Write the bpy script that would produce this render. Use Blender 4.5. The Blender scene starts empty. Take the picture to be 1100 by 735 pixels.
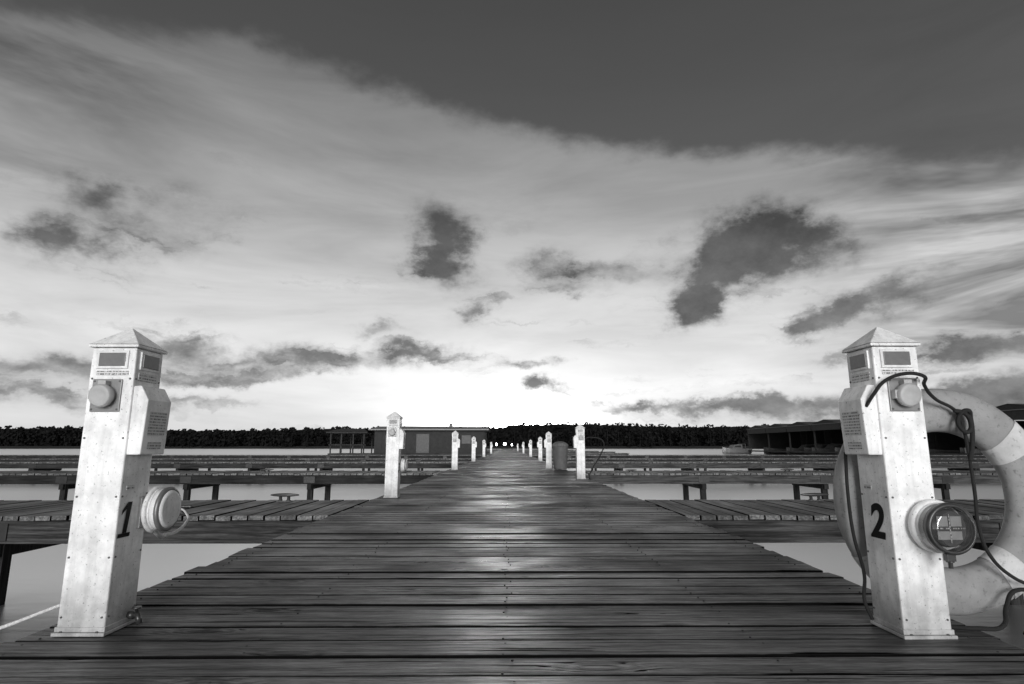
import bpy, bmesh, math, random
from mathutils import Vector, Matrix
random.seed(7)
sc = bpy.context.scene
sc.view_settings.view_transform = 'Standard'
sc.view_settings.look = 'None'
sc.view_settings.exposure = 0
R = math.radians

# ------------------------------------------------------------------ helpers
def link(ob, parent=None):
    sc.collection.objects.link(ob)
    if parent: ob.parent = parent
    return ob
def empty(name, loc=(0,0,0), rotz=0):
    e = bpy.data.objects.new(name, None); e.location = loc; e.rotation_euler[2] = rotz
    e.empty_display_size = .2
    return link(e)

class MB:
    def __init__(s): s.v=[]; s.f=[]; s.m=[]; s.t=[]; s.sm=[]
    def quad(s, pts, m=0, tone=.5, smooth=False):
        b=len(s.v); s.v += [tuple(p) for p in pts]; s.f.append(tuple(range(b,b+len(pts)))); s.m.append(m); s.t.append(tone); s.sm.append(smooth)
    def box(s,x0,x1,y0,y1,z0,z1,m=0,tone=.5,M=None,edge=None):
        b=len(s.v)
        P=[(x0,y0,z0),(x1,y0,z0),(x1,y1,z0),(x0,y1,z0),(x0,y0,z1),(x1,y0,z1),(x1,y1,z1),(x0,y1,z1)]
        if M: P=[tuple(M@Vector(p)) for p in P]
        s.v+=P
        for i,f in enumerate(((3,2,1,0),(4,5,6,7),(0,1,5,4),(1,2,6,5),(2,3,7,6),(3,0,4,7))):
            mi=m
            if edge is not None and i in edge: mi=1
            s.f.append(tuple(b+k for k in f)); s.m.append(mi); s.t.append(tone); s.sm.append(False)
    def prof(s, c, axis, rings, n=24, m=0, tone=.5, smooth=True):
        a=Vector(axis).normalized(); u=a.orthogonal().normalized(); w=a.cross(u); c=Vector(c)
        b=len(s.v)
        for d,r in rings:
            for i in range(n):
                t=2*math.pi*i/n
                s.v.append(tuple(c+a*d+(u*math.cos(t)+w*math.sin(t))*r))
        for k in range(len(rings)-1):
            for i in range(n):
                j=(i+1)%n
                s.f.append((b+k*n+i,b+k*n+j,b+(k+1)*n+j,b+(k+1)*n+i)); s.m.append(m); s.t.append(tone); s.sm.append(smooth)
        s.f.append(tuple(b+i for i in reversed(range(n)))); s.m.append(m); s.t.append(tone); s.sm.append(False)
        k=len(rings)-1
        s.f.append(tuple(b+k*n+i for i in range(n))); s.m.append(m); s.t.append(tone); s.sm.append(False)
    def build(s,name,mats,parent=None,bevel=0,seg=2,loc=None):
        me=bpy.data.meshes.new(name); me.from_pydata(s.v,[],s.f); 
        for mt in mats: me.materials.append(mt)
        me.polygons.foreach_set('material_index',s.m)
        me.polygons.foreach_set('use_smooth',s.sm)
        a=me.attributes.new('tone','FLOAT','FACE'); a.data.foreach_set('value',s.t)
        me.update()
        ob=bpy.data.objects.new(name,me); link(ob,parent)
        if loc: ob.location=loc
        if bevel:
            md=ob.modifiers.new('bev','BEVEL'); md.width=bevel; md.segments=seg; md.limit_method='ANGLE'; md.angle_limit=R(40)
        return ob

class NT:
    def __init__(s,tree): s.t=tree; s.n=tree.nodes; s.l=tree.links
    def new(s,typ,**kw):
        nd=s.n.new(typ)
        for k,v in kw.items(): setattr(nd,k,v)
        return nd
    def put(s,sock,val):
        if isinstance(val,bpy.types.NodeSocket): s.l.new(val,sock)
        elif val is not None: sock.default_value=val
    def m(s,op,a,b=None,c=None,clamp=False):
        nd=s.new('ShaderNodeMath',operation=op,use_clamp=clamp)
        s.put(nd.inputs[0],a); s.put(nd.inputs[1],b)
        if c is not None: s.put(nd.inputs[2],c)
        return nd.outputs[0]
    def mr(s,v,a,b,c,d,smooth=False):
        nd=s.new('ShaderNodeMapRange'); nd.interpolation_type='SMOOTHSTEP' if smooth else 'LINEAR'
        s.put(nd.inputs[0],v)
        for i,x in enumerate((a,b,c,d)): s.put(nd.inputs[i+1],x)
        return nd.outputs[0]
    def mix(s,f,a,b):
        nd=s.new('ShaderNodeMix',data_type='FLOAT'); s.put(nd.inputs[0],f); s.put(nd.inputs[2],a); s.put(nd.inputs[3],b)
        return nd.outputs[0]
    def mapping(s,v,loc=(0,0,0),rot=(0,0,0),scale=(1,1,1),typ='POINT'):
        nd=s.new('ShaderNodeMapping',vector_type=typ); s.put(nd.inputs[0],v)
        nd.inputs[1].default_value=loc; nd.inputs[2].default_value=rot; nd.inputs[3].default_value=scale
        return nd.outputs[0]
    def noise(s,v,scale=5,detail=4,rough=.5,out=0,dist=0):
        nd=s.new('ShaderNodeTexNoise'); s.put(nd.inputs['Vector'],v); nd.inputs['Scale'].default_value=scale
        nd.inputs['Detail'].default_value=detail; nd.inputs['Roughness'].default_value=rough; nd.inputs['Distortion'].default_value=dist
        return nd.outputs[out]
    def xyz(s,x,y,z):
        nd=s.new('ShaderNodeCombineXYZ'); s.put(nd.inputs[0],x); s.put(nd.inputs[1],y); s.put(nd.inputs[2],z); return nd.outputs[0]
    def sep(s,v):
        nd=s.new('ShaderNodeSeparateXYZ'); s.put(nd.inputs[0],v); return nd.outputs
    def ramp(s,f,stops,interp='LINEAR'):
        nd=s.new('ShaderNodeValToRGB'); s.put(nd.inputs[0],f); cr=nd.color_ramp; cr.interpolation=interp
        while len(cr.elements)<len(stops): cr.elements.new(.5)
        for e,(p,c) in zip(cr.elements,stops): e.position=p; e.color=(c,c,c,1)
        return nd.outputs[0]

def mat(name):
    m=bpy.data.materials.new(name); m.use_nodes=True
    nt=NT(m.node_tree); b=m.node_tree.nodes['Principled BSDF']
    return m,nt,b
def bump(nt,b,h,strength=.3,dist=.01):
    nd=nt.new('ShaderNodeBump'); nd.inputs['Strength'].default_value=strength; nd.inputs['Distance'].default_value=dist
    nt.put(nd.inputs['Height'],h); nt.l.new(nd.outputs[0],b.inputs['Normal'])
def simple(name,val,rough=.5,metal=0,var=.25,scale=8,bmp=0,spec=.5):
    m,nt,b=mat(name)
    tc=nt.new('ShaderNodeTexCoord').outputs['Object']
    n=nt.noise(tc,scale,4,.6)
    v=nt.mr(n,.3,.7,val*(1-var),val*(1+var))
    nt.put(b.inputs['Base Color'],nt.xyz(v,v,v)); b.inputs['Roughness'].default_value=rough; b.inputs['Metallic'].default_value=metal
    b.inputs['Specular IOR Level'].default_value=spec
    if bmp: bump(nt,b,nt.noise(tc,scale*6,3,.6),bmp,.004)
    return m

def wood(name,axis='x',lo=.018,hi=.15,rough=(.30,.58),spec=.5,bstr=.6,bd=.004,fine=True):
    m,nt,b=mat(name)
    tc=nt.new('ShaderNodeTexCoord').outputs['Object']
    at=nt.new('ShaderNodeAttribute',attribute_name='tone'); tone=at.outputs['Fac']
    S=nt.sep(tc)
    if axis=='x': L,A,B=S[0],S[1],S[2]
    elif axis=='y': L,A,B=S[1],S[0],S[2]
    else: L,A,B=S[2],S[0],S[1]
    L=nt.m('MULTIPLY_ADD',tone,53.0,L)
    base=nt.xyz(L,A,B)
    wob=nt.noise(nt.mapping(base,scale=(1.6,3,3)),1,3,.55)
    if fine:
        kv=nt.new('ShaderNodeTexVoronoi'); nt.put(kv.inputs['Vector'],nt.mapping(base,scale=(1.7,5.0,5.0))); kv.inputs['Scale'].default_value=1.0
        kd=kv.outputs['Distance']
        warp=nt.m('MULTIPLY',nt.mr(kd,.0,.36,1,0,True),.035)
    else: warp=0.0
    A2=nt.m('ADD',nt.m('ADD',A,warp),nt.m('MULTIPLY',wob,.035))
    g=nt.xyz(L,A2,nt.m('ADD',B,warp))
    g1=nt.noise(nt.mapping(g,scale=(1.6,44,44)),1,5,.70)
    v=g1
    if fine:
        g2=nt.noise(nt.mapping(g,scale=(14,130,130),loc=(1,2,3)),1,3,.65)
        v=nt.m('ADD',nt.m('MULTIPLY',g1,.5),nt.m('MULTIPLY',g2,.5))
        crack=nt.noise(nt.mapping(g,scale=(1.3,70,70),loc=(3,7,1)),1,1,.5)
        cr=nt.mr(crack,.65,.69,0,1,True)
    v=nt.mr(v,.35,.66,0,1)
    v=nt.m('POWER',nt.m('MAXIMUM',v,0.0),1.5)
    v=nt.m('MULTIPLY',v,nt.mr(wob,.3,.7,.5,1.4))
    v=nt.m('ADD',v,.08)
    v=nt.m('MULTIPLY',v,nt.mr(tone,0,1,.28,1.6))
    v=nt.mr(v,0,1,lo,hi)
    h=g1
    spv=spec
    if fine:
        core=nt.mr(kd,.06,.12,1,0,True)
        ring=nt.mr(nt.m('SINE',nt.m('MULTIPLY',kd,90.0)),-1,1,0,.8)
        ring=nt.m('MULTIPLY',ring,nt.mr(kd,.14,.30,1,0,True))
        v=nt.m('MULTIPLY',v,nt.m('SUBTRACT',1.0,nt.m('MULTIPLY',core,.85)))
        v=nt.m('MULTIPLY',v,nt.m('SUBTRACT',1.0,ring))
        v=nt.m('MULTIPLY',v,nt.m('SUBTRACT',1.0,nt.m('MULTIPLY',cr,.92)))
        h=nt.m('SUBTRACT',nt.m('ADD',g1,nt.m('MULTIPLY',g2,.6)),nt.m('ADD',nt.m('MULTIPLY',cr,.7),nt.m('MULTIPLY',ring,.45)))
        spv=nt.m('MULTIPLY',nt.m('MULTIPLY',nt.m('SUBTRACT',1.0,nt.m('MAXIMUM',cr,nt.m('MULTIPLY',core,.8))),nt.mr(g1,.38,.60,.30,1.0)),spec)
        spv=nt.m('MULTIPLY',spv,nt.mr(nt.m('FRACT',nt.m('MULTIPLY',tone,7.3)),0,1,.35,1.0))
    nt.put(b.inputs['Base Color'],nt.xyz(v,v,v))
    wet=nt.noise(tc,1.3,4,.6)
    r=nt.m('ADD',nt.mr(wet,.40,.60,rough[0],rough[1]),nt.mr(g1,.3,.7,.10,-.08))
    nt.put(b.inputs['Roughness'],r)
    nt.put(b.inputs['Specular IOR Level'],spv)
    bump(nt,b,h,bstr,bd)
    return m

deckM=wood('deck_wood',lo=.003,hi=.20,rough=(.34,.56),spec=1.0,bstr=1.0,bd=.0045)
fingM=wood('finger_wood','y',lo=.008,hi=.20,rough=(.45,.65),spec=.6,fine=False)
fascM=wood('fascia_wood','x',lo=.004,hi=.075,rough=(.6,.8),spec=.2,bstr=.4,fine=False)
fascY=wood('fascia_wood_long','y',lo=.01,hi=.07,rough=(.6,.8),spec=.2,bstr=.4,fine=False)
pileM=wood('pile_wood','z',lo=.006,hi=.035,rough=(.6,.8),spec=.2,fine=False)
edgeM=simple('board_gap_shade',.006,.9,spec=.05,scale=20)  # shade of the gaps painted near-black onto the board sides
nailM=simple('nail_steel',.03,.5,.5)
darkM=simple('dark_paint',.03,.5)
metalM=simple('galvanised_metal',.24,.45,.5,bmp=.1)
rimM=simple('dark_rim_metal',.08,.4,.6,bmp=.1)
greyM=simple('grey_plastic',.40,.45,var=.15,scale=20)
lensM=simple('lamp_lens',.15,.25,var=.15,scale=40)
faceM=simple('meter_face',.07,.4,var=.3,scale=20)
screwM=simple('screw_head',.10,.5,.3)
numM=simple('stencil_black',.010,.7,spec=.2)
ropeB=simple('black_rope',.010,.7,scale=150,bmp=.6)
ropeW=simple('white_rope',.7,.8,scale=150,bmp=.6)

def paint(name,val):
    m,nt,b=mat(name)
    tc=nt.new('ShaderNodeTexCoord').outputs['Object']
    S=nt.sep(tc)
    n=nt.noise(tc,9,6,.65); st=nt.noise(nt.mapping(tc,scale=(40,40,3)),1,4,.6); sp=nt.noise(tc,110,3,.6)
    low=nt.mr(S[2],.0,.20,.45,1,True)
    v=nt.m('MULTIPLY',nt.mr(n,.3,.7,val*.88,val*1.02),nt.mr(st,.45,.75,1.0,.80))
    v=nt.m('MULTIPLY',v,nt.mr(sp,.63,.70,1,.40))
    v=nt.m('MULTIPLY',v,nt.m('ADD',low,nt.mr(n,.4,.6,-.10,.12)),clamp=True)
    nt.put(b.inputs['Base Color'],nt.xyz(v,v,v)); nt.put(b.inputs['Roughness'],nt.mr(n,.3,.7,.45,.65))
    bump(nt,b,nt.noise(tc,45,3,.6),.08,.003)
    return m
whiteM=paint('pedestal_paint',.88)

def label():
    m,nt,b=mat('printed_label')
    tc=nt.new('ShaderNodeTexCoord').outputs['Object']; S=nt.sep(tc)
    row=nt.m('FRACT',nt.m('MULTIPLY',S[2],95.0)); line=nt.m('LESS_THAN',row,.5)
    let=nt.noise(nt.mapping(tc,scale=(420,420,60)),1,2,.5)
    ink=nt.m('MULTIPLY',line,nt.mr(let,.46,.52,0,1))
    v=nt.mr(ink,0,1,.60,.08); nt.put(b.inputs['Base Color'],nt.xyz(v,v,v)); b.inputs['Roughness'].default_value=.5
    return m
labelM=label()
def glass():
    m=bpy.data.materials.new('meter_glass'); m.use_nodes=True; nt=NT(m.node_tree); m.node_tree.nodes.clear()
    o=nt.new('ShaderNodeOutputMaterial'); mx=nt.new('ShaderNodeMixShader'); t=nt.new('ShaderNodeBsdfTransparent'); g=nt.new('ShaderNodeBsdfGlossy')
    g.inputs['Roughness'].default_value=.06; t.inputs[0].default_value=(.75,.75,.75,1)
    fr=nt.new('ShaderNodeFresnel'); fr.inputs[0].default_value=1.5
    nt.l.new(nt.m('MULTIPLY_ADD',fr.outputs[0],.8,.08),mx.inputs[0]); nt.l.new(t.outputs[0],mx.inputs[1]); nt.l.new(g.outputs[0],mx.inputs[2]); nt.l.new(mx.outputs[0],o.inputs[0])
    return m
glassM=glass()

def rope(name,pts,r,mt,parent=None,cyc=False):
    cu=bpy.data.curves.new(name,'CURVE'); cu.dimensions='3D'; cu.bevel_depth=r; cu.bevel_resolution=3; cu.resolution_u=10
    sp=cu.splines.new('BEZIER'); sp.bezier_points.add(len(pts)-1)
    for p,q in zip(sp.bezier_points,pts):
        p.co=q; p.handle_left_type=p.handle_right_type='AUTO'
    sp.use_cyclic_u=cyc
    cu.materials.append(mt)
    ob=bpy.data.objects.new(name,cu); return link(ob,parent)

# ------------------------------------------------------------------ dock
WL=-0.80   # water level
HW=1.61
dock=empty('wooden_dock')
END=175
def boards(y0,y1,name,bevel):
    mb=MB(); y=y0
    while y<y1:
        w=.134+random.uniform(-.004,.004)
        zt=random.uniform(-.004,.004); til=random.gauss(0,.018); yaw=random.uniform(-.0016,.0016)
        M=Matrix.Translation((random.uniform(-.014,.014),y+w/2,zt))@Matrix.Rotation(til,4,'X')@Matrix.Rotation(yaw,4,'Z')
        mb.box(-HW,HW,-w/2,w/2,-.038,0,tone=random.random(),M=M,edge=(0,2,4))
        y+=w+random.uniform(.010,.018)
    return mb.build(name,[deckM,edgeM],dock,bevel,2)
boards(-3,14,'near_deck_boards',.004)
boards(14.0,END,'far_deck_boards',0)
mb=MB()
for s in (-1,1):
    mb.box(s*1.585-.03,s*1.585+.03,-3,END,-.30,-.048,tone=.3)
for x in (-.8,0,.8): mb.box(x-.04,x+.04,-3,END,-.27,-.048,tone=.0)
mb.build('stringers',[fascY],dock)
mb=MB(); y=1.0
while y<END:
    for x in (-1.42,1.42):
        mb.prof((x,y,WL-.6),(0,0,1),[(0,.11),(WL*-1+.55,.105)],10,tone=random.random())
    y+=4.2
mb.build('dock_piles',[pileM],dock)
mb=MB()
yy=1.5
while yy<8:
    for x in (-1.52,-.8,0,.8,1.52):
        for dy in (.03,.10):
            if random.random()<.75: mb.prof((x+random.uniform(-.02,.02),yy+dy+random.uniform(-.012,.012),.0),(0,0,1),[(0,.004),(.004,.0036)],8)
    yy+=.148
mb.build('deck_nails',[nailM],dock)

# finger docks
fing=[(5.5,7.05,34),(14.0,15.6,34),(24,25.5,40),(31,32.5,44),(44,45.5,50),(58,59.2,12),(76,77.5,14),(90,91.5,14),(106,107.5,14),(124,125.5,14),(145,146.5,14)]
for k,(a,b_,L) in enumerate(fing):
    for s in (-1,1):
        if s<0 and a==58: continue
        e=empty('finger_dock')
        mb=MB(); x=HW+.022
        while x<L:
            w=.132; z=random.uniform(-.005,.005)
            X0,X1=(x,x+w) if s>0 else (-x-w,-x)
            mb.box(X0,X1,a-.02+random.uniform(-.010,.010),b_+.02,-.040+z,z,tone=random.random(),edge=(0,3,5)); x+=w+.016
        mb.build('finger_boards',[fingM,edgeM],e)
        mb=MB()
        for yy in (a+.0,b_-.05,(a+b_)/2):
            X0,X1=(HW+.025,L) if s>0 else (-L,-HW-.025)
            mb.box(X0,X1,yy,yy+.05,-.245,-.048,tone=random.random())
        mb.build('finger_beams',[fascM],e)
        mb=MB(); x=4.66
        while x<L:
            for yy in (a+.12,b_-.12):
                mb.box(s*x-.06,s*x+.06,yy-.05,yy+.05,WL-.5,-.248,tone=random.random())
            mb.box(s*x-.05,s*x+.05,a+.0,b_,-.37,-.25,tone=.3)
            mb.box(s*x-.13,s*x+.13,a-.014,a-.002,-.22,-.07,tone=.1,m=1)
            x+=2.9
        mb.build('finger_legs',[pileM,nailM],e)

def cleat(loc,rz=0,sc_=1.0):
    e=empty('dock_cleat',loc,rz); mb=MB()
    for x in (-.04,.04):
        mb.prof((x,0,0),(0,0,1),[(0,.028),(.012,.024),(.02,.016),(.06,.015)],14)
    mb.prof((-.14,0,.062),(1,0,0),[(0,.006),(.03,.011),(.09,.017),(.14,.018),(.19,.017),(.25,.011),(.28,.006)],14)
    mb.box(-.075,.075,-.028,.028,0.001,.008)
    o=mb.build('cleat_body',[rimM],e); o.scale=(sc_,)*3
cleat((-2.55,6.85,.004),0,1.15); cleat((3.55,6.85,.004),0,1.15); cleat((-3.1,5.65,.004)); cleat((3.0,14.3,.004)); cleat((-5.8,14.3,.004),0,1.2); cleat((6.8,14.3,.004),0,1.2)

# ------------------------------------------------------------------ pedestals
def text_mesh(s,size,mt,parent,loc,rot):
    cu=bpy.data.curves.new('num','FONT'); cu.body=s; cu.size=size; cu.extrude=.0006; cu.offset=.0045; cu.shear=.15 ; cu.align_x='CENTER'
    t=bpy.data.objects.new('tmp',cu); sc.collection.objects.link(t)
    bpy.context.view_layer.update()
    me=bpy.data.meshes.new_from_object(t.evaluated_get(bpy.context.evaluated_depsgraph_get()))
    bpy.data.objects.remove(t); me.materials.clear(); me.materials.append(mt)
    o=bpy.data.objects.new('stencilled_number',me); link(o,parent); o.location=loc; o.rotation_euler=rot
    return o
def numeral_one(parent,loc,rot):
    mb=MB(); H=.118; sh=.16
    def P(pts): mb.quad([(x+sh*y,y,0) for x,y in pts])
    P([(-.0115,.014),(.0115,.014),(.0115,H),(-.0115,H)])
    P([(-.0118,H),(-.0118,H-.022),(-.034,H-.042),(-.034,H-.026)])
    P([(-.032,0),(.032,0),(.032,.0138),(-.032,.0138)])
    o=mb.build('stencilled_number',[numM],parent); o.location=loc; o.rotation_euler=rot

def ringmesh(mb,c,a,rs,n=40):
    u=a.orthogonal().normalized(); w=a.cross(u); b0=len(mb.v)
    for d,r in rs:
        for i in range(n):
            t=2*math.pi*i/n; mb.v.append(tuple(c+a*d+(u*math.cos(t)+w*math.sin(t))*r))
    for k in range(len(rs)):
        k2=(k+1)%len(rs)
        for i in range(n):
            j=(i+1)%n; mb.f.append((b0+k*n+i,b0+k*n+j,b0+k2*n+j,b0+k2*n+i)); mb.m.append(0); mb.t.append(.5); mb.sm.append(True)
def meter(e,c,axis,k=1.0):
    a=Vector(axis); c=Vector(c)
    mb=MB(); mb.prof(c,a,[(0,.055),(.012*k,.058),(.012*k,.080),(.02*k,.086),(.034*k,.086),(.04*k,.080)],40)
    mb.prof(c+a*.040*k,a,[(0,.076),(.010*k,.078),(.012*k,.074)],40)
    mb.build('meter_collar',[whiteM],e)
    mb=MB(); mb.prof(c+a*.052*k,a,[(0,.060),(.03*k,.060),(.034*k,.056)],32,m=0)
    mb.build('meter_drum',[faceM],e)
    up=Vector((0,0,1)); sd=a.cross(up)
    mb=MB(); f=c+a*(.0865*k)
    def plate(cx,cz,w,h,d,m):
        p=f+sd*cx+up*cz+a*d
        mb.quad([p-sd*w-up*h,p+sd*w-up*h,p+sd*w+up*h,p-sd*w+up*h],m)
    plate(-.024,.022,.018,.016,.002,1); plate(.020,.022,.018,.016,.002,1); plate(0,-.022,.040,.013,.002,1)
    plate(0,.0,.052,.002,.003,2); plate(-.002,0,.0018,.045,.0034,2)
    mb.build('meter_register',[faceM,greyM,labelM],e)
    mb=MB(); mb.prof(c+a*.050*k,a,[(0,.074),(.050*k,.071),(.062*k,.067),(.068*k,.058)],40)
    mb.build('meter_glass_cover',[glassM if k==1 else whiteM],e)
    mb=MB(); ringmesh(mb,c,a,[(.084*k,.074),(.084*k,.081),(.100*k,.081),(.106*k,.076),(.106*k,.069),(.098*k,.069)])
    mb.build('meter_rim',[rimM if k==1 else metalM],e)
    if k==1:
        mb=MB(); q=c+a*.09-up*.090+sd*.012
        mb.box(-.014,.014,-.010,.010,-.010,.012,M=Matrix.Translation(q)); mb.prof(q-up*.010,-up,[(0,.012),(.004,.012),(.004,.007),(.022,.007)],10)
        mb.build('meter_seal',[rimM],e,.001)

def pedestal(x,y,s,num=None,mtr=None):
    """s=+1: walkway side is +x ; s=-1: walkway side is -x"""
    e=empty('power_pedestal',(x,y,0),random.uniform(-.01,.01))
    h=.080
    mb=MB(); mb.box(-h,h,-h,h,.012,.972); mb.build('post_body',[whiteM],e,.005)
    mb=MB(); mb.box(-h-.008,h+.008,-h-.012,h+.008,.003,.014)
    mb.box(-h-.004,h+.004,-h-.004,h+.004,.0145,.03); mb.build('base_flange',[whiteM],e,.002)
    mb=MB(); c=.090; mb.box(-c,c,-c,c,.974,.984)
    b=len(mb.v); mb.v+=[(-c,-c,.985),(c,-c,.985),(c,c,.985),(-c,c,.985),(0,0,1.062)]
    for f in ((0,1,4),(1,2,4),(2,3,4),(3,0,4)): mb.f.append(tuple(b+i for i in f)); mb.m.append(0); mb.t.append(.5); mb.sm.append(False)
    mb.build('pyramid_cap',[whiteM],e,.002)
    mb=MB()
    for k in range(4):
        M=Matrix.Rotation(k*math.pi/2,4,'Z')
        mb.box(-.056,.056,-h-.006,-h+.002,.896,.962,m=0,M=M)
        mb.box(-.047,.047,-h-.009,-h-.004,.905,.953,m=1,M=M)
    mb.build('lamp_lenses',[whiteM,lensM],e,.0015)
    mb=MB(); mb.box(-.055,.06,-h-.0022,-h+.001,.872,.888); 
    M=Matrix.Rotation(math.pi/2*s,4,'Z'); mb.box(-.055,.05,-h-.0022,-h+.001,.855,.885,M=M)
    mb.box(-.05,-.01,-h-.0022,-h+.001,.47,.485,M=M)
    mb.build('warning_label',[labelM],e)
    ox=-.008 if s>0 else .01
    mb=MB(); mb.box(ox-.052,ox+.052,-h-.007,-h+.001,.742,.858,m=0)
    mb.build('outlet_plate',[metalM],e,.002)
    mb=MB(); mb.prof((ox,-h-.006,.800),(0,-1,-.12),[(0,.036),(.014,.036),(.017,.041),(.030,.041),(.036,.036),(.038,.024)],32)
    mb.box(ox-.014,ox+.014,-h-.035,-h-.006,.834,.850); mb.box(ox-.046,ox-.034,-h-.030,-h-.006,.785,.815)
    mb.build('outlet_lid',[greyM],e,.001)
    mb=MB()
    for sx in (-.045,.045):
        for z in (.75,.85): mb.prof((ox+sx,-h-.006,z),(0,-1,0),[(0,.004),(.003,.0035)],8)
    for z in (.06,.25,.45,.65,.86):
        for sx in (-.068,.068):
            mb.prof((sx,-h+.001,z),(0,-1,0),[(0,.0038),(.004,.0033)],8)
            mb.prof((s*(h-.001),sx,z),(s,0,0),[(0,.0038),(.004,.0033)],8)
    for sx in (-.06,.06): mb.prof((sx,-h-.006,.014),(0,0,1),[(0,.005),(.004,.004)],6)
    mb.build('screws',[screwM],e)
    mb=MB(); pr=[(h-.001,.835),(h+.026,.837),(h+.056,.785),(h+.048,.592),(h-.001,.592)]
    w=.072; n=len(pr)
    for yy in (-w,w):
        for px,pz in pr: mb.v.append((s*px,yy,pz))
    fs=[tuple(range(n)),tuple(range(2*n-1,n-1,-1))]+[(i,(i+1)%n+0,(i+1)%n+n,i+n) for i in range(n)]
    for f in fs: mb.f.append(f); mb.m.append(0); mb.t.append(.5); mb.sm.append(False)
    o=mb.build('breaker_box',[whiteM],e,.004)
    bm=bmesh.new(); bm.from_mesh(o.data); bmesh.ops.recalc_face_normals(bm,faces=bm.faces); bm.to_mesh(o.data); bm.free()
    mb=MB(); 
    def fp(t,d): return s*(h+.056-(.785-t)*(.008/.193)+d)
    for (z0,z1,y0,y1,m) in ((.66,.745,-.05,.05,0),(.612,.636,-.04,.04,0)):
        mb.quad([(fp(z0,.0015),y0,z0),(fp(z0,.0015),y1,z0),(fp(z1,.0015),y1,z1),(fp(z1,.0015),y0,z1)],m)
    mb.build('breaker_label',[labelM],e)
    if num=='1': numeral_one(e,(h+.002,-.040,.310),(R(90),0,R(90)))
    elif num: text_mesh(num,.160,numM,e,(s*(h+.0015),-.030 if s>0 else .0,.310),(R(90),0,R(90)*s))
    if mtr=='side':
        mb=MB(); mb.box(h-.002,h+.010,.03,.115,.33,.44); mb.build('meter_bracket',[metalM],e,.002)
        meter(e,(h+.002,.112,.390),(1,0,0),.62)
    elif mtr=='front':
        meter(e,(.048,-h+.001,.36),(0,-1,0))
    return e
P1=pedestal(-1.418,2.150,1,'1','side')
P2=pedestal(1.380,2.100,-1,'2','front')
P=[(-1.43,7.4,1,'3'),(-1.43,16.1,1,'5'),(-1.43,25,1,'7'),(-1.43,36,1,'9'),(-1.43,52,1,''),
   (1.43,11.5,-1,'4'),(1.20,17.0,-1,'6'),(1.43,25.5,-1,'8'),(1.43,36,-1,''),(1.43,52,-1,''),(1.43,80,-1,'')]
for x,y,s,n in P: pedestal(x,y,s,n or None,'side' if (s>0 and y<10) else None)

e=empty('trash_bin',(1.47,16.3,0)); mb=MB()
mb.prof((0,0,.01),(0,0,1),[(0,.17),(.02,.18),(.60,.215),(.62,.225),(.66,.225),(.69,.20),(.74,.12),(.755,.04)],24); mb.build('bin_body',[simple('bin_plastic',.12,.5)],e)
mb=MB(); mb.box(-.09,.09,-.232,-.19,.62,.72); mb.build('bin_flap',[darkM],e,.005)

# ------------------------------------------------------------------ life ring
ring=empty('life_ring',(1.675,2.275,.424)); ring.rotation_euler=(R(2),0,R(1)); ring.scale=(1.055,1.0,1.055)
def torus(name,R0,a,b,mats,parent,a0=0,a1=2*math.pi,nu=96,nv=24,loop=True):
    mb=MB(); 
    N=nu if loop else nu+1
    for i in range(N):
        t=a0+(a1-a0)*i/nu
        for j in range(nv):
            p=2*math.pi*j/nv
            cp,sp=math.cos(p),math.sin(p)
            r=R0+a*(abs(cp)**.85)*(1 if cp>0 else -1); d=b*(abs(sp)**.85)*(1 if sp>0 else -1)
            mb.v.append((r*math.cos(t),d,r*math.sin(t)))
    for i in range(nu):
        i2=(i+1)%N
        for j in range(nv):
            j2=(j+1)%nv; mb.f.append((i*nv+j,i*nv+j2,i2*nv+j2,i2*nv+j)); mb.m.append(0); mb.t.append(.5); mb.sm.append(True)
    return mb.build(name,mats,parent)
def canvas(name,val):
    m,nt,b=mat(name); tc=nt.new('ShaderNodeTexCoord').outputs['Object']
    n=nt.noise(tc,7,5,.65); sp=nt.noise(tc,60,4,.7)
    v=nt.m('MULTIPLY',nt.mr(n,.3,.7,val*.66,val*1.1),nt.mr(sp,.56,.72,1,.5)); nt.put(b.inputs['Base Color'],nt.xyz(v,v,v)); b.inputs['Roughness'].default_value=.7
    bump(nt,b,nt.m('ADD',nt.noise(tc,30,3,.5),nt.m('MULTIPLY',nt.noise(tc,400,2,.5),.3)),.35,.006)
    return m
ringM=canvas('ring_canvas',.31); bandM=canvas('ring_band',.60)
torus('ring_body',.320,.080,.052,[ringM],ring)
for a in (38,128,218,308):
    torus('reflective_band',.320,.0825,.0545,[bandM],ring,R(a-8),R(a+8),10,24,False)
tr=empty('throw_rope')
def sh(pts): return [(x+(.035 if x>1.62 else 0),y-(.016 if x>1.62 else 0),z) for x,y,z in pts]
rope('rope_drape',sh([(1.262,2.03,.76),(1.275,2.00,.80),(1.31,1.985,.845),(1.37,1.965,.868),(1.43,1.968,.862),(1.50,2.06,.838),(1.61,2.16,.795),(1.672,2.205,.745),(1.692,2.212,.69),(1.702,2.215,.58),(1.706,2.218,.45),(1.705,2.22,.33),(1.725,2.215,.235),(1.78,2.205,.165),(1.86,2.20,.13),(1.95,2.2,.14),(2.05,2.2,.17)]),.0062,ropeB,tr)
rope('rope_knot',sh([(1.655,2.200,.755),(1.685,2.190,.745),(1.705,2.190,.71),(1.695,2.195,.675),(1.672,2.195,.685),(1.668,2.200,.725),(1.695,2.185,.755),(1.715,2.20,.725),(1.712,2.205,.63),(1.70,2.21,.57)]),.0080,ropeB,tr)
rope('rope_back',[(1.268,2.195,.60),(1.262,2.195,.45),(1.268,2.195,.30),(1.295,2.2,.16),(1.275,2.18,.08),(1.29,2.17,.02)],.006,ropeB,tr)
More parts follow.
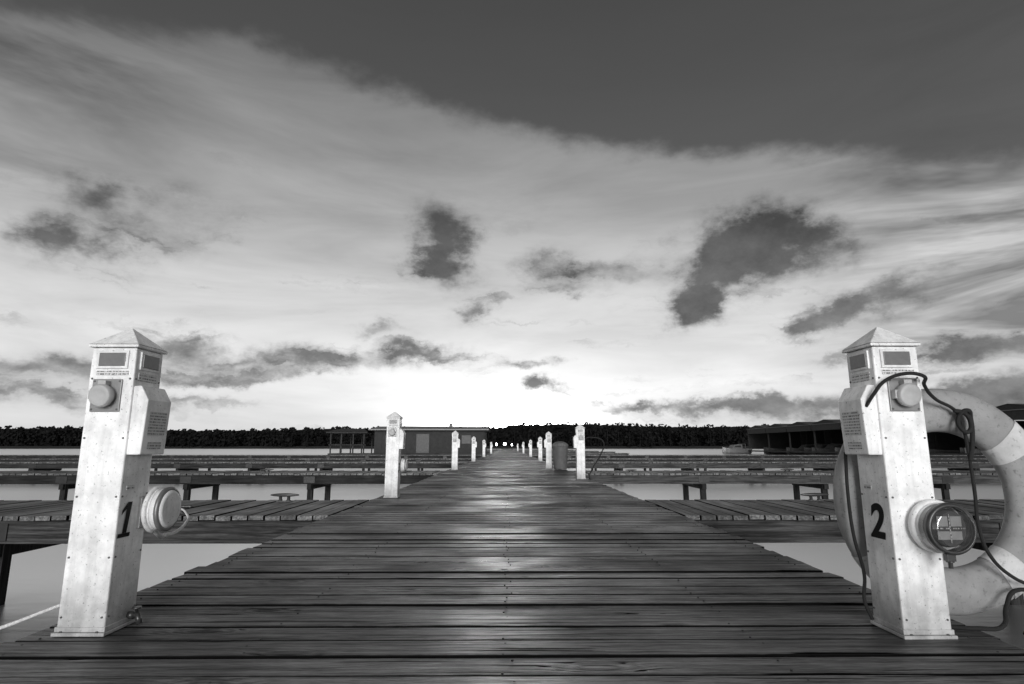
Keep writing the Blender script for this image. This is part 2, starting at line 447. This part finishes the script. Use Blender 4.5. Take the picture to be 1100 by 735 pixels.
rope('rope_loose_end',sh([(1.52,2.12,.010),(1.60,2.10,.010),(1.68,2.14,.012),(1.74,2.19,.06),(1.80,2.21,.11),(1.85,2.2,.10),(1.84,2.19,.03),(1.76,2.15,-.02)]),.0075,ropeB,tr)
# mooring lines
ml=empty('mooring_line')
rope('line',[(-1.315,2.25,.315),(-1.33,2.31,.29),(-1.60,2.83,.215),(-1.92,3.5,.135),(-2.4,4.5,.06),(-2.85,5.35,.03),(-3.06,5.62,.05),(-3.12,5.66,.05)],.009,ropeW,ml)
ml=empty('mooring_line')
rope('line',[(-1.49,2.10,.10),(-1.53,2.08,.085),(-1.62,2.04,.05),(-1.80,1.98,-.01),(-2.2,1.9,-.12)],.006,ropeW,ml)
hb=empty('hose_bib',(-1.338,2.19,.0)); mb=MB(); mb.prof((0,0,.035),(1,0,0),[(0,.013),(.02,.013),(.02,.009),(.035,.009)],12); mb.prof((.028,0,.035),(0,0,1),[(0,.005),(.022,.005),(.022,.015),(.028,.015)],12); mb.prof((.032,0,.04),(.3,0,-1),[(0,.009),(.035,.010)],12)
mb.build('valve',[rimM],hb)
pc=empty('power_cord')
rope('cord',[(1.52,11.42,.78),(1.62,11.3,.80),(1.85,11.3,.72),(1.80,11.4,.45),(1.66,11.5,.2),(1.60,11.5,.02),(1.75,11.6,-.1)],.012,ropeB,pc)

# ------------------------------------------------------------------ water
m,nt,b=mat('lake_water')
tc=nt.new('ShaderNodeTexCoord').outputs['Object']
b.inputs['Base Color'].default_value=(1,1,1,1); b.inputs['Metallic'].default_value=1.0; b.inputs['Roughness'].default_value=.34
n=nt.noise(nt.mapping(tc,scale=(.6,1.6,1)),1,4,.55); bump(nt,b,n,.22,.07)
mb=MB(); mb.quad([(-3000,-1500,WL),(3000,-1500,WL),(3000,3500,WL),(-3000,3500,WL)]); mb.build('water',[m])

# ------------------------------------------------------------------ far shore and trees
shoreM=simple('shore_soil',.02,.9)
mb=MB(); N=120
for i in range(N):
    x0=-1100+2200*i/N; x1=-1100+2200*(i+1)/N
    f=lambda x: 425+6*math.sin(x*.021)+4*math.sin(x*.07)
    mb.quad([(x0,f(x0),WL-.2),(x1,f(x1),WL-.2),(x1,f(x1)+14,1.0),(x0,f(x0)+14,1.0)])
    mb.quad([(x0,f(x0)+14,1.0),(x1,f(x1)+14,1.0),(x1,800,5),(x0,800,5)])
mb.build('far_shore_ground',[shoreM])
leafM=simple('tree_foliage',.012,.9,var=.6,scale=.2,spec=.05)
mb=MB(); 
def hgt(x): return 15.2+1.2*math.sin(x*.012+1)+.8*math.sin(x*.034)+(1.9 if x>0 else 0)
x=-760.0
while x<760:
    d=random.uniform(436,462); H=hgt(x)*random.uniform(.90,1.05); wd=random.uniform(3.5,6)
    mb.box(x-.25,x+.25,d-.25,d+.25,-.5,H*.7)
    for k in range(52):
        t=random.random(); zz=H*(.08+.90*t); rr=wd*math.sqrt(max(.05,1-(2*t-.9)**2*.75))*random.uniform(.3,1)
        an=random.uniform(0,6.283); c=Vector((x+rr*math.cos(an),d+rr*math.sin(an)*.8,zz))
        u=Vector((random.gauss(0,1),random.gauss(0,1),random.gauss(0,1))).normalized(); w=u.orthogonal().normalized()
        sz=random.uniform(.5,1.2)
        mb.quad([c-u*sz-w*sz*.7,c+u*sz-w*sz*.8,c+u*sz*.9+w*sz,c-u*sz*.8+w*sz*.7])
    x+=random.uniform(1.3,2.5)
x=-1000
while x<1000:
    x1=x+3; mb.quad([(x,466,0),(x1,466,0),(x1,466,hgt(x1)*random.uniform(.93,.99)),(x,466,hgt(x)*random.uniform(.93,.99))]); x=x1
mb.build('distant_trees',[leafM])

# ------------------------------------------------------------------ boathouse on the left
e=empty('boathouse')
wallM=simple('dark_siding',.022,.8,var=.3,scale=3); roofM=simple('metal_roof',.12,.6,var=.2,scale=1.5); winM=simple('window_glass',.03,.5); trimM=simple('pale_trim',.22,.6)
bx0,bx1,by0,by1=-13.6,-2.4,60,68
mb=MB()
mb.box(bx0-1,bx1+.6,by0-1.2,by1+1,-.35,-.05,m=1)
mb.box(bx0,bx1,by0,by1,-.046,2.30,m=0)
mb.box(-9.3,-8.0,by0-.05,by0-.002,.0,1.9,m=2)
for wx in (-12.0,-4.2):
    mb.box(wx-.47,wx+.47,by0-.05,by0-.002,.93,1.77,m=2)
for k in range(23): mb.box(bx0+.25+k*.5-.02,bx0+.25+k*.5+.02,by0-.025,by0-.002,-.03,2.2,m=0)
mb.build('walls',[wallM,fascM,winM,trimM],e)
mb=MB(); cy=(by0+by1)/2
a=[(bx0-.5,by0-.6,2.36),(bx1+.5,by0-.6,2.36),(bx1+.5,cy,2.80),(bx0-.5,cy,2.80)]
b2=[(bx0-.5,cy,2.80),(bx1+.5,cy,2.80),(bx1+.5,by1+.6,2.36),(bx0-.5,by1+.6,2.36)]
mb.quad(a); mb.quad(b2); mb.box(bx0-.52,bx1+.52,by0-.64,by0-.602,2.28,2.40,m=1)
for sx in (bx0-.2,bx1+.2): mb.quad([(sx,by0-.6,2.34),(sx,cy,2.78),(sx,by1+.6,2.34)],0)
mb.box(-6.3,-5.9,63,63.4,2.5,3.1,m=0)
mb.build('roof',[roofM,trimM],e)
e=empty('dock_pavilion',(-16.4,62,0)); mb=MB()
mb.box(-1.9,1.9,-2,2,-.30,-.05)
for sx in (-1.7,-.6,.6,1.7):
    for sy in (-1.8,1.8): mb.box(sx-.06,sx+.06,sy-.06,sy+.06,-.05,2.0)
mb.box(-1.9,1.9,-1.86,-1.80,.75,.85)
mb.box(-2.1,2.1,-2.2,2.2,2.0,2.12); mb.quad([(-2.2,-2.3,2.13),(2.2,-2.3,2.13),(1.2,0,2.5),(-1.2,0,2.5)]); mb.quad([(2.2,2.3,2.13),(-2.2,2.3,2.13),(-1.2,0,2.5),(1.2,0,2.5)])
mb.build('pavilion_frame',[wallM],e)

# ------------------------------------------------------------------ boats
hullM=simple('boat_cover',.07,.6,var=.4); hullL=simple('boat_gelcoat',.14,.4,var=.2)
def boat(x,y,rz,L=7,cab=True,mt=None):
    e=empty('moored_boat',(x,y,WL),rz); mb=MB(); st=[(-.5,.36,.0),(-.2,.40,.02),(.1,.38,.06),(.3,.28,.12),(.42,.15,.18),(.5,.02,.24)]
    B=L*.36; rows=[]
    for t,w,s_ in st:
        X=t*L; z1=.95+s_*1.6
        rows.append([(X,-w*B*1.0,z1),(X,-w*B*.8,.25+s_*.8),(X,0,-.25+s_*1.5),(X,w*B*.8,.25+s_*.8),(X,w*B*1.0,z1)])
    for a,c in zip(rows,rows[1:]):
        for k in range(4): mb.quad([a[k],c[k],c[k+1],a[k+1]],0,smooth=False)
        mb.quad([a[0],a[4],c[4],c[0]],0)
    mb.quad(rows[0],0)
    if cab:
        b=len(mb.v); pr=[(-.18*L,1.0),(.22*L,1.05),(.12*L,1.75),(-.16*L,1.85)]
        for yy in (-.26*B,.26*B):
            for px,pz in pr: mb.v.append((px,yy,pz))
        for f in ((0,1,2,3),(7,6,5,4),(0,4,5,1),(1,5,6,2),(2,6,7,3),(3,7,4,0)): mb.f.append(tuple(b+i for i in f)); mb.m.append(0); mb.t.append(.5); mb.sm.append(False)
        for sg in (-1,1): mb.quad([(-.13*L,sg*.265*B,1.3),(.14*L,sg*.265*B,1.3),(.10*L,sg*.265*B,1.62),(-.12*L,sg*.265*B,1.68)],1)
        mb.box(-.3*L,-.17*L,-.25*B,.25*B,1.9,1.96); 
        for sg in (-1,1): mb.box(-.3*L,-.29*L,sg*.22*B-.03,sg*.22*B+.03,.95,1.9)
    mb.build('hull_and_cabin',[mt or hullM,winM],e)
# ------------------------------------------------------------------ covered marina on the right
e=empty('covered_boat_dock'); mb=MB(); shm=MB()
x0,x1=47.5,70
nb=10
for k in range(nb):
    ya=34+k*8.0; yb=ya+8.0-.06; ym=(ya+yb)/2; ez=4.0; rz=4.6
    shm.quad([(x0-.6,ya,ez),(x1,ya,ez),(x1,ym,rz),(x0-.6,ym,rz)],0); shm.quad([(x0-.6,ym,rz),(x1,ym,rz),(x1,yb,ez),(x0-.6,yb,ez)],0)
    mb.quad([(x0-.5,ya+.05,ez-.95),(x0-.5,yb-.05,ez-.95),(x0-.5,yb-.05,ez-.02),(x0-.5,ym,rz-.03),(x0-.5,ya+.05,ez-.02)],0)
    mb.box(x0-.62,x0-.52,ya,yb,ez-.06,ez+.02,m=1)
    for xx in (x0,x0+7,x0+14,x1-.3): mb.box(xx-.1,xx+.1,ya-.1,ya+.1,-1.2,ez,m=0)
    mb.box(x0-.5,x1,ya-.5,ya+.5,-.4,-.05,m=2)
    if k%3!=1: mb.box(x0+6,x1,ya+.2,ya+.3,.0,3.9,m=0)
mb.box(x1,x1+2,34,34+nb*8,-.4,-.05,m=2); mb.box(x1,x1+.2,34,34+nb*8,.2,3.9,m=0); mb.box(x0-.4,x1,34+nb*8,34+nb*8+.2,.2,3.9,m=0)
mb.box(x0-.6,x0-.1,34,34+nb*8,-.3,-.06,m=2)
mb.build('frame_and_gables',[wallM,roofM,fascM],e); shm.build('roof_sheets',[simple('dark_roof',.04,.6)],e)
for k in range(nb):
    boat(x0+3.8+random.uniform(-1,1),34+k*8+2.6,math.pi+random.uniform(-.03,.03),6.5+random.random()*2.0,random.random()<.75)
    if k%2: boat(x0+4.8+random.uniform(-1,1),34+k*8+5.8,math.pi+random.uniform(-.03,.03),6.0+random.random()*2.0,random.random()<.5)
boat(44.5,114,R(200),6.5,True,hullL)

lm=bpy.data.materials.new('lit_bulb'); lm.use_nodes=True; bb=lm.node_tree.nodes['Principled BSDF']; bb.inputs['Emission Color'].default_value=(1,1,1,1); bb.inputs['Emission Strength'].default_value=30
for lx,ly in ((-.6,150),(1.3,168),(-2.6,140)):
    e=empty('dock_lamp',(lx,ly,0)); mb=MB(); mb.prof((0,0,-.3),(0,0,1),[(0,.09),(.35,.06),(1.3,.05),(1.32,.12)],10); mb.build('lamp_post',[darkM],e)
    mb=MB(); mb.prof((0,0,1.02),(0,0,1),[(0,.10),(.1,.30),(.3,.38),(.5,.30),(.6,.08)],16); o=mb.build('lamp_globe',[lm],e)
    if lx!=-.6: o.scale=(.45,.45,.9)

# ------------------------------------------------------------------ sky
w=bpy.data.worlds.new('World'); sc.world=w; w.use_nodes=True; nt=NT(w.node_tree); w.node_tree.nodes.clear()
out=nt.new('ShaderNodeOutputWorld'); bg=nt.new('ShaderNodeBackground')
gen=nt.new('ShaderNodeTexCoord').outputs['Generated']
X,Y,Z=nt.sep(gen)
az=nt.m('MULTIPLY',nt.m('ARCTAN2',X,Y),57.2958); el=nt.m('MULTIPLY',nt.m('ARCSINE',Z),57.2958)
flat=nt.xyz(az,el,0.0)
wn=nt.sep(nt.noise(nt.mapping(gen,scale=(1,1,1.5)),9,6,.65,out=1))
waz=nt.m('ADD',az,nt.m('MULTIPLY_ADD',wn[0],11.0,-5.5))
wel=nt.m('ADD',el,nt.m('MULTIPLY_ADD',wn[1],5.5,-2.75))
wv=nt.xyz(waz,wel,0.0)
clouds=[(-6.8,20.3,2.6,2.9,0,1.6),(-6.0,17.6,2.3,1.6,0,.9),
 (25.2,18.9,4.4,2.4,-8,1.6),(22.3,17.0,4.6,2.2,20,1.3),(19.9,15.4,3.8,2.2,20,1.2),(18.6,12.8,2.4,1.3,15,1.2),(29.8,16.4,3,1.0,-10,.85),
 (33.6,12.5,4.4,1.1,10,1.4),(29.6,10.6,3.0,.9,10,1.15),(30.2,7.9,2.0,.5,10,1.0),(41.5,7.8,4.0,.9,5,1.5),(37.0,7.9,1.6,.6,0,1.0),
 (4.3,17.4,3.0,1.6,0,.85),(10.0,17.2,4.0,.9,-5,.75),(6,15.5,3,.6,0,.6),(-3.6,13.0,1.9,1.0,15,1.7),
 (-38.3,15.8,3.0,1.5,-5,1.5),(-37,19.6,2.8,1.5,-10,1.15),(-30.3,19,3.2,2.6,0,.75),
 (-20,7.9,8.5,1.0,2,1.4),(-9.0,8.9,3.6,.7,0,1.3),(-30,8.9,2.4,.9,0,1.1),(-26,6.0,8,.5,5,.8),(-13,10.8,2.2,.6,0,.85),
 (-39.5,6.1,6.5,.9,0,1.35),(-40,3.6,10,.8,0,1.0),(-28,4.0,4,.4,0,.7),
 (4.4,6.0,1.9,.6,5,1.9),(2.6,8.3,2.6,.4,0,1.5),(16,3.9,10,.55,0,1.4),(31,3.5,10,1.0,2,1.3),(43,4.4,7,1.1,5,1.2)]
dens=None
for a,e_,ra,re,ti,st in clouds:
    mp=nt.mapping(wv,loc=(a,e_,0),rot=(0,0,R(ti)),scale=(ra*1.15,re*1.2,1),typ='TEXTURE')
    dp=nt.new('ShaderNodeVectorMath',operation='DOT_PRODUCT'); nt.put(dp.inputs[0],mp); nt.put(dp.inputs[1],mp)
    g=nt.m('POWER',.3679,dp.outputs['Value'])
    dens=nt.m('MULTIPLY_ADD',g,st,dens if dens is not None else 0.0)
fn=nt.noise(nt.mapping(gen,scale=(1,1,1.7)),12,5,.58)
ci=nt.noise(nt.mapping(flat,rot=(0,0,R(-22)),scale=(.035,.18,1)),1,5,.6,dist=.4)
ci2=nt.noise(nt.mapping(flat,rot=(0,0,R(28)),scale=(.04,.20,1),loc=(4,2,0)),1,5,.6,dist=.5)
ci3=nt.noise(nt.mapping(nt.xyz(waz,wel,0.0),scale=(.07,.42,1),loc=(2.3,5.1,0)),1,4,.6)
thin=nt.m('MULTIPLY',nt.mr(ci3,.50,.74,0,.75,True),nt.mr(el,22,12,.35,1))
dens=nt.m('ADD',dens,thin)
lump=nt.mr(fn,.30,.70,.50,1.45)
dens=nt.m('MULTIPLY',dens,lump)
cm=nt.mr(dens,.05,1.55,0,1,True)
base=nt.ramp(nt.m('DIVIDE',el,45.0,clamp=True),[(0,.58),(.10,.74),(.20,.75),(.32,.62),(.45,.45),(.6,.31),(.75,.20),(1,.14)])
bnd=nt.ramp(nt.mr(az,-60,60,0,1),[(0,.60),(.15,.70),(.28,.77),(.40,.73),(.62,.615),(.77,.545),(.87,.455),(1,.35)])
bnd=nt.m('MULTIPLY',bnd,45.0)
ev=nt.m('SUBTRACT',nt.m('ADD',el,nt.m('MULTIPLY_ADD',fn,4.0,-2.0)),bnd)
up=nt.mr(ev,-1.0,1.4,0,1,True)
darkv=nt.mr(el,20,45,.098,.052)
side=nt.mr(az,24,40,0,1,True); sideL=nt.mr(az,-26,-42,0,1,True)
base=nt.m('MULTIPLY',base,nt.mr(ci,.35,.65,.84,1.12))
base=nt.m('MULTIPLY',base,nt.m('SUBTRACT',1.0,nt.m('MULTIPLY',side,nt.mr(ci2,.40,.60,.70,.0))))
base=nt.m('MULTIPLY',base,nt.m('SUBTRACT',1.0,nt.m('MULTIPLY',nt.m('MULTIPLY',sideL,nt.mr(el,16,32,0,1)),nt.mr(ci,.38,.62,.82,.30))))
sky=nt.mix(nt.m('MULTIPLY',up,.95),base,darkv)
def gauss(a0,sa,e0,se,p=2.0):
    return nt.m('POWER',.3679,nt.m('POWER',nt.m('ADD',nt.m('POWER',nt.m('ABSOLUTE',nt.m('DIVIDE',nt.m('SUBTRACT',az,a0),sa)),2.0),nt.m('POWER',nt.m('ABSOLUTE',nt.m('DIVIDE',nt.m('SUBTRACT',el,e0),se)),2.0)),p/2))
sky=nt.m('ADD',sky,nt.m('MULTIPLY',gauss(.0,4.4,2.8,1.25),48.0))
sky=nt.m('ADD',sky,nt.m('MULTIPLY',gauss(1.0,17,2.5,6.0,1.5),.55))
cloudv=nt.m('MULTIPLY',nt.mr(el,0,22,.20,.045),nt.mr(wn[2],.35,.65,.65,1.6))
sky=nt.mix(nt.m('MULTIPLY',cm,.95),sky,cloudv)
ns=nt.new('ShaderNodeTexSky'); ns.sky_type='NISHITA'; ns.sun_disc=False; ns.sun_elevation=R(12); ns.sun_rotation=R(180)
bw=nt.new('ShaderNodeRGBToBW'); nt.l.new(ns.outputs[0],bw.inputs[0])
sky=nt.m('ADD',sky,nt.m('MULTIPLY',bw.outputs[0],.003))
nt.put(bg.inputs[0],nt.xyz(sky,sky,sky)); bg.inputs[1].default_value=1.0
nt.l.new(bg.outputs[0],out.inputs[0])
w.cycles.sampling_method='MANUAL'; w.cycles.sample_map_resolution=512

sl=bpy.data.lights.new('rear_fill','SUN'); sl.energy=2.6; sl.angle=R(25); so=bpy.data.objects.new('rear_fill',sl); link(so)  # soft fill added behind the camera, standing in for the eastern sky glow
so.rotation_euler=(R(78),0,R(0))

# ------------------------------------------------------------------ camera
cd=bpy.data.cameras.new('camera'); cd.lens=20.3; cd.sensor_width=36; cd.clip_end=8000; cd.clip_start=.05
co=bpy.data.objects.new('camera',cd); link(co); co.location=(0,0,.62); co.rotation_euler=(R(90+10.28),0,R(-.46)); sc.camera=co
